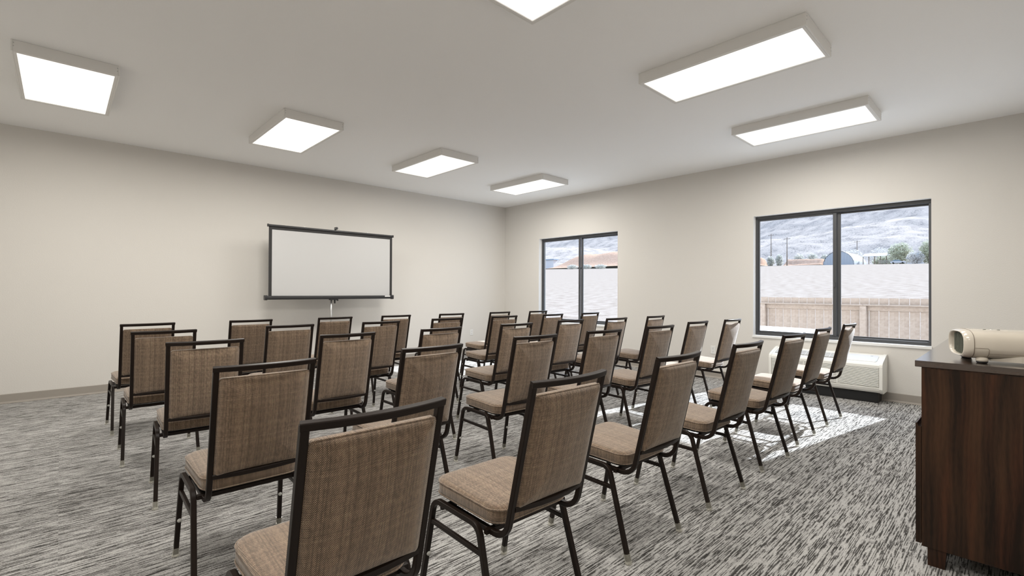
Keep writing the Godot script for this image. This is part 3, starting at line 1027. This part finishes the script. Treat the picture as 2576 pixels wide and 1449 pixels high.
var hill_noise: FastNoiseLite
func land(x: float, z: float) -> float:
	if x < 11.0: return -0.10
	var e := edge_y(z)
	if x < 240.0: return -0.10 + (x - 11.0) / 229.0 * (e + 0.10)
	var y := e + (x - 240.0) * 0.012
	if x > 285.0:
		var u := x - 285.0
		var front := 34.0 * smoothstep(0.0, 150.0, u + 26.0 * hill_noise.get_noise_2d(x * 0.010, z * 0.010))
		front *= 0.78 + 0.55 * hill_noise.get_noise_2d(40.0, z * 0.006)
		y += front + maxf(0.0, u - 150.0) * 0.40 + 4.0 * hill_noise.get_noise_2d(x * 0.022, z * 0.022) * smoothstep(0.0, 60.0, u)
	return y

func terrain(called: String, x0: float, x1: float, nx: int, spread0: float, spread1: float, nz: int, m: Material, curve: float) -> void:
	var mb := Mb.new()
	var P := []
	for i in nx + 1:
		var x := lerpf(x0, x1, pow(float(i) / nx, curve))
		var row := []
		for j in nz + 1:
			var z := lerpf(spread0, spread1, float(j) / nz)
			row.append(Vector3(x, land(x, z), z))
		P.append(row)
	for i in nx:
		for j in nz:
			mb.quad(P[i][j], P[i + 1][j], P[i + 1][j + 1], P[i][j + 1], 1)
	struct(called, mb.mesh(), m)

func foliage(mb: Mb, c: Vector3, r: Vector3, n: int, leaf: float, g: RandomNumberGenerator) -> void:
	for i in n:
		var d := Vector3(g.randfn(), g.randfn(), g.randfn()).normalized() * pow(g.randf(), 0.4)
		var p := c + d * r
		var a := Vector3(g.randfn(), g.randfn(), g.randfn()).normalized()
		var b := a.cross(Vector3(g.randfn(), g.randfn(), g.randfn())).normalized()
		var s := leaf * g.randf_range(0.5, 1.3)
		mb.tri(p - a * s - b * s * 0.4, p + a * s, p - a * s + b * s * 0.6)

func shrub(called: String, label: String, cat: String, at: Vector3, r: Vector3, n: int, leaf: float, m: Material, seed_: int, group := "", stems := 5) -> void:
	var g := RandomNumberGenerator.new(); g.seed = seed_
	var t := thing(called, label, cat, at, 0.0, group)
	var mb := Mb.new()
	foliage(mb, Vector3(0, r.y * 1.02, 0), r, n, leaf, g)
	put("foliage", mb.mesh(), m, t)
	var st := Mb.new()
	for k in stems:
		var a := TAU * k / stems + g.randf()
		st.sweep([Vector3(0, -0.3, 0), Vector3(cos(a) * r.x * 0.25, r.y * 0.6, sin(a) * r.z * 0.25), Vector3(cos(a) * r.x * 0.55, r.y * 1.4, sin(a) * r.z * 0.55)], ngon(0.05 * r.y * 0.5, 5))
	put("stems", st.mesh(), M.trunk, t)

func utility_pole(label: String, at: Vector3, h: float) -> void:
	var t := thing("utility_pole", label, "pole", at, 0.0, "utility poles beyond the field")
	var mb := Mb.new()
	mb.lathe([Vector2(0.0001, -0.5), Vector2(0.24, -0.5), Vector2(0.16, h), Vector2(0.0001, h)], 8)
	put("shaft", mb.mesh(), M.pole, t)
	var ar := Mb.new()
	ar.box(Vector3(0.0, h - 0.7, 0), Vector3(0.14, 0.16, 2.6))
	var ao := put("cross_arm", ar.mesh(), M.pole, t)
	for z in [-1.1, 0.4, 1.1]:
		var ins := Mb.new()
		ins.lathe([Vector2(0.0001, 0), Vector2(0.07, 0), Vector2(0.05, 0.2), Vector2(0.0001, 0.22)], 8, Transform3D(Basis(), Vector3(0, h - 0.62, z)))
		put("insulator", ins.mesh(), M.tin, ao)

func mound(called: String, label: String, at: Vector3, len_: float, dep: float, h: float, seed_: int, ramp := 0.25) -> void:
	var n := FastNoiseLite.new(); n.seed = seed_; n.frequency = 0.12
	var mb := Mb.new()
	mb.begin()
	var nu := 40; var nv := 14
	var P := []
	for i in nu + 1:
		var row := []
		var u := float(i) / nu
		for j in nv + 1:
			var v := float(j) / nv
			var side := smoothstep(0.0, ramp, u) * smoothstep(0.0, ramp * 0.6, 1.0 - u)
			var cross := smoothstep(0.0, 0.42, v) * smoothstep(0.0, 0.3, 1.0 - v)
			var z := (u - 0.5) * len_
			var x := (v - 0.5) * dep
			var y := h * side * cross * (0.93 + 0.15 * n.get_noise_2d(z * 0.5, x * 0.5)) + 0.5 * n.get_noise_2d(z, x) * side * cross
			row.append(Vector3(x, y - 0.15, z))
		P.append(row)
	for i in nu:
		for j in nv: mb.quad(P[i][j], P[i][j + 1], P[i + 1][j + 1], P[i + 1][j], 1)
	# flat underside closes it
	for i in nu:
		mb.quad(Vector3(-dep / 2, -1.5, (float(i) / nu - 0.5) * len_), Vector3(-dep / 2, -1.5, (float(i + 1) / nu - 0.5) * len_), Vector3(dep / 2, -1.5, (float(i + 1) / nu - 0.5) * len_), Vector3(dep / 2, -1.5, (float(i) / nu - 0.5) * len_))
	mb.finish()
	var o := put(called, mb.mesh(), M.dirt)
	o.position = at
	tag(o, label, "mound")

func fence() -> void:
	var X := 11.0
	var ztop := -3.70; var zend := 1.62
	var t := thing("picket_fence", "tan painted wooden fence of upright boards outside the wide window", "fence", Vector3(X, -0.1, (ztop + zend) / 2))
	var c := t.position
	var g := RandomNumberGenerator.new(); g.seed = 12
	var pk := []
	for k in 3:
		var mb := Mb.new()
		mb.box(Vector3(0, 0.62, 0), Vector3(0.018, 1.22, 0.1365), 0.003)
		pk.append(mb.mesh())
	var z := -3.735
	while z < zend:
		var o := put("picket", pk[g.randi() % 3], M.fence, t)
		o.position = Vector3(0.035, g.randf_range(-0.003, 0.003) + 0.017, z - c.z)
		z += 0.1468
	var posts := [-3.735, -1.974, -0.213, 1.548]
	for q in posts:
		var mb := Mb.new()
		mb.box(Vector3(-0.045, 0.552, q - c.z), Vector3(0.104, 1.10, 0.104), 0.008)
		put("post", mb.mesh(), M.fence, t)
	for k in posts.size() - 1:
		for y in [1.058, 0.25]:
			var mb := Mb.new()
			mb.span(Vector3(-0.014, y - 0.046, posts[k] + 0.053 - c.z), Vector3(0.025, y + 0.046, posts[k + 1] - 0.053 - c.z), 0.004)
			put("rail", mb.mesh(), M.fence, t)
		var cap := Mb.new()
		cap.span(Vector3(-0.105, 1.105, posts[k] - c.z + (0.001 if k else -0.06)), Vector3(0.025, 1.128, posts[k + 1] - c.z - 0.001), 0.004)
		put("cap_board", cap.mesh(), M.fence, t)

func draped_cover() -> void:
	var x0 := 7.46; var x1 := 8.72; var z0 := -3.75; var z1 := -2.12
	var t := thing("draped_cover", "smooth white cover draped over low patio furniture outside the wide window", "cover", Vector3((x0 + x1) / 2, -0.1, (z0 + z1) / 2))
	var mb := Mb.new()
	var hx := (x1 - x0) / 2; var hz := (z1 - z0) / 2
	var f := func(x: float, s: float, h: float) -> Vector3:
		var sag := 0.022 * sin((s + hz) * 2.3) if h > 0.7 else 0.0
		var ripple := 0.02 * sin(s * 9.0 + x * 7.0) * clampf((0.70 - h) / 0.7, 0.0, 1.0)
		return Vector3(x + ripple * signf(x), h + sag, s + ripple * signf(s))
	cushion(mb, hx, hz, 0.10, [[-0.05, 0.0], [-0.04, 0.2], [-0.025, 0.45], [-0.01, 0.65], [0.0, 0.745], [0.010, 0.768], [0.03, 0.778], [0.12, 0.782], [0.3, 0.785], [0.5, 0.785]], f, 8)
	put("sheet", mb.mesh(), M.cover, t)
	var wl := Mb.new()
	var wp := []
	for p in rrect(hx - 0.004, hz - 0.004, 0.10, 8): wp.append(f.call(p.x, p.y, 0.762))
	wl.sweep(wp, ngon(0.006, 6), Vector3.UP, true, true)
	put("hem_seam", wl.mesh(), M.cover, t)

func outside() -> void:
	hill_noise = FastNoiseLite.new(); hill_noise.seed = 2; hill_noise.frequency = 1.0; hill_noise.fractal_octaves = 4
	terrain("ground", 7.16, 300.0, 60, -420.0, 160.0, 60, M.gravel, 1.8)
	terrain("hills", 280.0, 900.0, 90, -1300.0, 420.0, 110, M.hill, 1.2)
	# concrete patio between the building and the fence
	for k in 6:
		var sl := Mb.new()
		sl.span(Vector3(XW + 0.205, -0.16, -9.0 + k * 2.0 + 0.006), Vector3(10.85, -0.04, -7.0 + k * 2.0 - 0.006), 0.006)
		var so := put("patio_slab", sl.mesh(), M.concrete)
		so.set_meta("kind", "structure")
	fence()
	draped_cover()
	var X := 240.0
	# arched metal barn, its end wall towards the room
	var b := thing("arched_barn", "grey arched metal barn at the far edge of the field", "barn", Vector3(X, land(X, -52) - 0.2, -52.0))
	var nseg := 20
	var rib_n := 5
	for k in rib_n:
		var mb := Mb.new()
		var rings := []
		for xx in [k * 5.0, k * 5.0 + 4.86]:
			var r := PackedVector3Array()
			for i in nseg + 1:
				var a := PI * i / nseg
				r.append(Vector3(xx, sin(a) * 6.0, cos(a) * 5.6))
			for i in nseg + 1:
				var a := PI - PI * i / nseg
				r.append(Vector3(xx, sin(a) * 5.85, cos(a) * 5.45))
			rings.append(r)
		mb.loft(rings, false, false)
		put("roof_bay", mb.mesh(), M.tin, b)
	for k in 22:
		var z := -5.25 + k * 0.5
		var h := 5.85 * sqrt(maxf(0.02, 1.0 - pow(z / 5.5, 2.0)))
		var mb := Mb.new()
		mb.box(Vector3(0.15 + (0.06 if k % 2 else 0.0), h / 2, z), Vector3(0.08, h, 0.5))
		put("end_panel", mb.mesh(), M.tin_end, b)
	var sh := thing("open_shed", "open sided tin roofed shed beside the arched barn", "shed", Vector3(X + 12, land(X + 12, -41) - 0.1, -41.5))
	for k in 5:
		var mb := Mb.new()
		mb.box(Vector3(0, 1.9, -4.0 + k * 2.0), Vector3(0.25, 3.8, 0.25))
		put("post", mb.mesh(), M.trunk, sh)
	for k in 4:
		var mb := Mb.new()
		mb.box(Vector3(1.5, 4.6, -3.2 + k * 2.1), Vector3(6.0, 0.12, 2.0), 0.0, Basis(Vector3(0, 0, 1), 0.26))
		put("roof_sheet", mb.mesh(), M.tin, sh)
	# rail fence of a corral
	var cf := thing("corral_fence", "low rail fence of a corral between shed and parked car", "fence", Vector3(X + 4, land(X + 4, -35), -35.5))
	for k in 6:
		var mb := Mb.new()
		mb.box(Vector3(0, 0.9, -3.5 + k * 1.4), Vector3(0.16, 1.8, 0.16))
		put("post", mb.mesh(), M.trunk, cf)
	for k in 3:
		var mb := Mb.new()
		mb.box(Vector3(-0.1, 0.6 + k * 0.5, 0), Vector3(0.06, 0.14, 7.0))
		put("rail", mb.mesh(), M.twig, cf)
	# parked car, side on
	var cr := thing("parked_car", "pale old sedan parked at the far edge of the field", "car", Vector3(X - 1, land(X - 1, -32.0), -31.9))
	var cb := Mb.new()
	cb.prism(PackedVector2Array([Vector2(-2.3, 0.35), Vector2(2.3, 0.35), Vector2(2.35, 0.7), Vector2(2.2, 0.95), Vector2(1.0, 1.02), Vector2(-2.25, 1.0), Vector2(-2.35, 0.7)]), -0.85, 0.85, Transform3D(Basis(Vector3(0, 0, 1), Vector3(0, 1, 0), Vector3(-1, 0, 0)), Vector3.ZERO))
	put("body", cb.mesh(), M.car, cr)
	var cg := Mb.new()
	cg.prism(PackedVector2Array([Vector2(-1.75, 1.0), Vector2(1.0, 1.02), Vector2(0.35, 1.55), Vector2(-1.25, 1.55)]), -0.74, 0.74, Transform3D(Basis(Vector3(0, 0, 1), Vector3(0, 1, 0), Vector3(-1, 0, 0)), Vector3.ZERO))
	put("windows", cg.mesh(), M.car_glass, cr)
	var rf := Mb.new()
	rf.box(Vector3(0, 1.58, -0.45), Vector3(1.4, 0.06, 1.5), 0.02)
	put("roof", rf.mesh(), M.car, cr)
	for z in [-1.45, 1.45]:
		for x in [-0.78, 0.78]:
			var w := Mb.new()
			w.lathe([Vector2(0.0001, -0.1), Vector2(0.33, -0.1), Vector2(0.33, 0.1), Vector2(0.0001, 0.1)], 14, Transform3D(Basis(Vector3(0, 0, 1), PI / 2), Vector3(x, 0.33, z)))
			put("wheel", w.mesh(), M.tyre, cr)
	# house with a blue roof among the trees
	var hs := thing("blue_roofed_house", "small house with a blue roof half hidden by trees", "house", Vector3(X + 40, land(X + 40, -31), -31.0))
	var hw := Mb.new()
	hw.span(Vector3(-3, 0, -3.4), Vector3(3, 4.2, 3.4))
	put("wall", hw.mesh(), M.car, hs)
	var hr := Mb.new()
	hr.prism(PackedVector2Array([Vector2(-3.8, 4.0), Vector2(3.8, 4.0), Vector2(0, 6.2)]), -4.0, 4.0)
	put("roof", hr.mesh(), M.blue, hs)
	var ts := thing("dark_roofed_shed", "low shed with a dark blue roof beside the orange mound", "shed", Vector3(X + 14, land(X + 14, -229), -229.0))
	var tw := Mb.new()
	tw.span(Vector3(-2, 0, -5), Vector3(2, 6.6, 5))
	put("wall", tw.mesh(), M.car, ts)
	var tr := Mb.new()
	tr.box(Vector3(0, 6.9, 0), Vector3(5.4, 0.7, 11.4))
	put("roof", tr.mesh(), M.blue, ts)
	# trees and bushes
	shrub("juniper_tree", "large round olive tree behind the parked car", "tree", Vector3(X + 8, land(X + 8, -32.2) - 0.3, -32.4), Vector3(4.2, 4.6, 4.2), 1500, 0.55, M.leaf_green, 3, "trees beyond the field")
	shrub("juniper_tree", "olive tree standing right of the blue roofed house", "tree", Vector3(X + 6, land(X + 6, -23.4) - 0.3, -23.2), Vector3(3.4, 4.9, 3.4), 1300, 0.55, M.leaf_green, 4, "trees beyond the field")
	shrub("olive_bush", "low olive bush between the shed and the parked car", "bush", Vector3(X + 20, land(X + 20, -39) - 0.2, -39.5), Vector3(3.0, 2.2, 4.4), 900, 0.5, M.leaf_green, 5)
	shrub("bare_bush", "pale leafless bush in front of the blue roofed house", "bush", Vector3(X + 1, land(X + 1, -27) - 0.2, -26.9), Vector3(2.2, 2.5, 2.9), 1100, 0.34, M.twig, 6)
	shrub("bare_tree", "pale leafless tree behind the arched barn", "tree", Vector3(X + 45, land(X + 45, -56) - 0.2, -55.5), Vector3(4.5, 4.6, 4.6), 1500, 0.4, M.twig, 7)
	shrub("bare_tree", "pale leafless tree behind the open shed", "tree", Vector3(X + 45, land(X + 45, -46) - 0.2, -44.5), Vector3(4.5, 4.8, 4.8), 1500, 0.4, M.twig, 8)
	var bl := [[-76.6, 2.2, 1.2, 9, "grey sage bush between the two utility poles"], [-73.0, 2.6, 1.2, 10, "grey sage bush at the foot of the shorter utility pole"], [-71.8, 3.2, 2.2, 11, "tall grey sage bush behind the long red mound"], [-66.2, 3.2, 2.2, 12, "wide grey sage bush behind the long red mound"], [-61.0, 2.9, 1.9, 13, "grey sage bush behind the red mound near the barn"]]
	for q in bl:
		var far := 18.0 if q[0] > -73.0 else -6.0
		shrub("sage_bush", q[4], "bush", Vector3(X + far, land(X + far, q[0]) - 0.3, q[0]), Vector3(3.0, q[1], q[2]), 900, 0.5, M.leaf_grey, q[3], "sage bushes along the field edge")
	for q in [[-197.0, 14, "low end"], [-186.0, 15, "middle"], [-175.0, 16, "tall end"]]:
		shrub("dry_bush", "dry grey bush at the foot of the huge orange mound, below its %s" % q[2], "bush", Vector3(X - 18, land(X - 18, q[0]) - 0.3, q[0] * 0.925), Vector3(2.0, 1.3, 4.2), 500, 0.4, M.leaf_grey, q[1], "dry bushes below the orange mound")
	utility_pole("taller utility pole standing left of the sage bushes", Vector3(X, land(X, -78.4), -78.4), 14.8)
	utility_pole("shorter utility pole standing before the red mound", Vector3(X - 5, land(X - 5, -70.2), -70.2), 12.6)
	utility_pole("distant utility pole rising above the arched barn", Vector3(X + 56, land(X + 56, -57.0), -56.0), 14.0)
	mound("dirt_mound", "long low red dirt mound left of the arched barn", Vector3(X + 6, land(X + 6, -66), -66.0), 16.0, 16.0, 3.1, 5, 0.10)
	mound("dirt_mound", "small orange dirt mound left of the utility poles", Vector3(X + 2, land(X + 2, -86), -86.6), 11.0, 14.0, 3.8, 6, 0.3)
	mound("dirt_mound", "huge orange dirt mound seen through the window beside the screen wall", Vector3(X + 20, land(X + 20, -180), -182.0), 76.0, 64.0, 10.6, 7, 0.25)

# ------------------------------------------------------------------ scene
func _ready() -> void:
	# camera
	var cam := Camera3D.new()
	cam.name = "camera"
	add_child(cam)
	var yaw := deg_to_rad(43.4092); var pit := deg_to_rad(0.3781); var rol := deg_to_rad(0.2491)
	var F := Vector3(sin(yaw) * cos(pit), sin(pit), -cos(yaw) * cos(pit))
	var R := Vector3(cos(yaw), 0, sin(yaw))
	var U := R.cross(F)
	var R2 := R * cos(rol) + U * sin(rol)
	var U2 := R2.cross(F)
	cam.transform = Transform3D(Basis(R2, U2, -F), Vector3(0, 1.2489, 0))
	cam.fov = 62.232
	cam.near = 0.05
	cam.far = 3000.0
	cam.current = true
	# sky and exposure
	var we := WorldEnvironment.new()
	we.name = "world_environment"
	add_child(we)
	var env := Environment.new()
	var sky := Sky.new()
	var sm := ProceduralSkyMaterial.new()
	sm.sky_top_color = Color(0.70, 0.80, 0.94)
	sm.sky_horizon_color = Color(0.90, 0.94, 0.99)
	sm.sky_curve = 0.18
	sm.ground_bottom_color = Color(0.55, 0.52, 0.48)
	sm.ground_horizon_color = Color(0.70, 0.70, 0.70)
	sm.sky_energy_multiplier = 1.5
	sky.sky_material = sm
	env.background_mode = Environment.BG_SKY
	env.sky = sky
	env.tonemap_mode = Environment.TONE_MAPPER_LINEAR
	env.tonemap_exposure = 1.0
	env.sdfgi_enabled = true
	env.ssao_enabled = true
	env.ssil_enabled = true
	we.environment = env
	# sun, low over the field, shining in through both windows
	var sun := DirectionalLight3D.new()
	sun.name = "sun"
	add_child(sun)
	sun.look_at_from_position(Vector3.ZERO, Vector3(-1.0, -0.67, -0.185), Vector3.UP)
	sun.light_energy = 4.3
	sun.sky_mode = DirectionalLight3D.SKY_MODE_LIGHT_ONLY
	sun.light_color = Color(0.95, 0.975, 1.0)
	sun.light_angular_distance = 0.6
	sun.shadow_enabled = true
	materials()
	room()
	ceiling_lights()
	chairs()
	projection_screen()
	wall_heater()
	cabinet()
	projector()
	outlet("white duplex outlet low on the window wall between the windows", Vector3(XW, 0.402, -3.054), -PI / 2)
	outlet("white duplex outlet low on the screen wall near the corner", Vector3(6.043, 0.413, ZW), 0.0)
	outside()
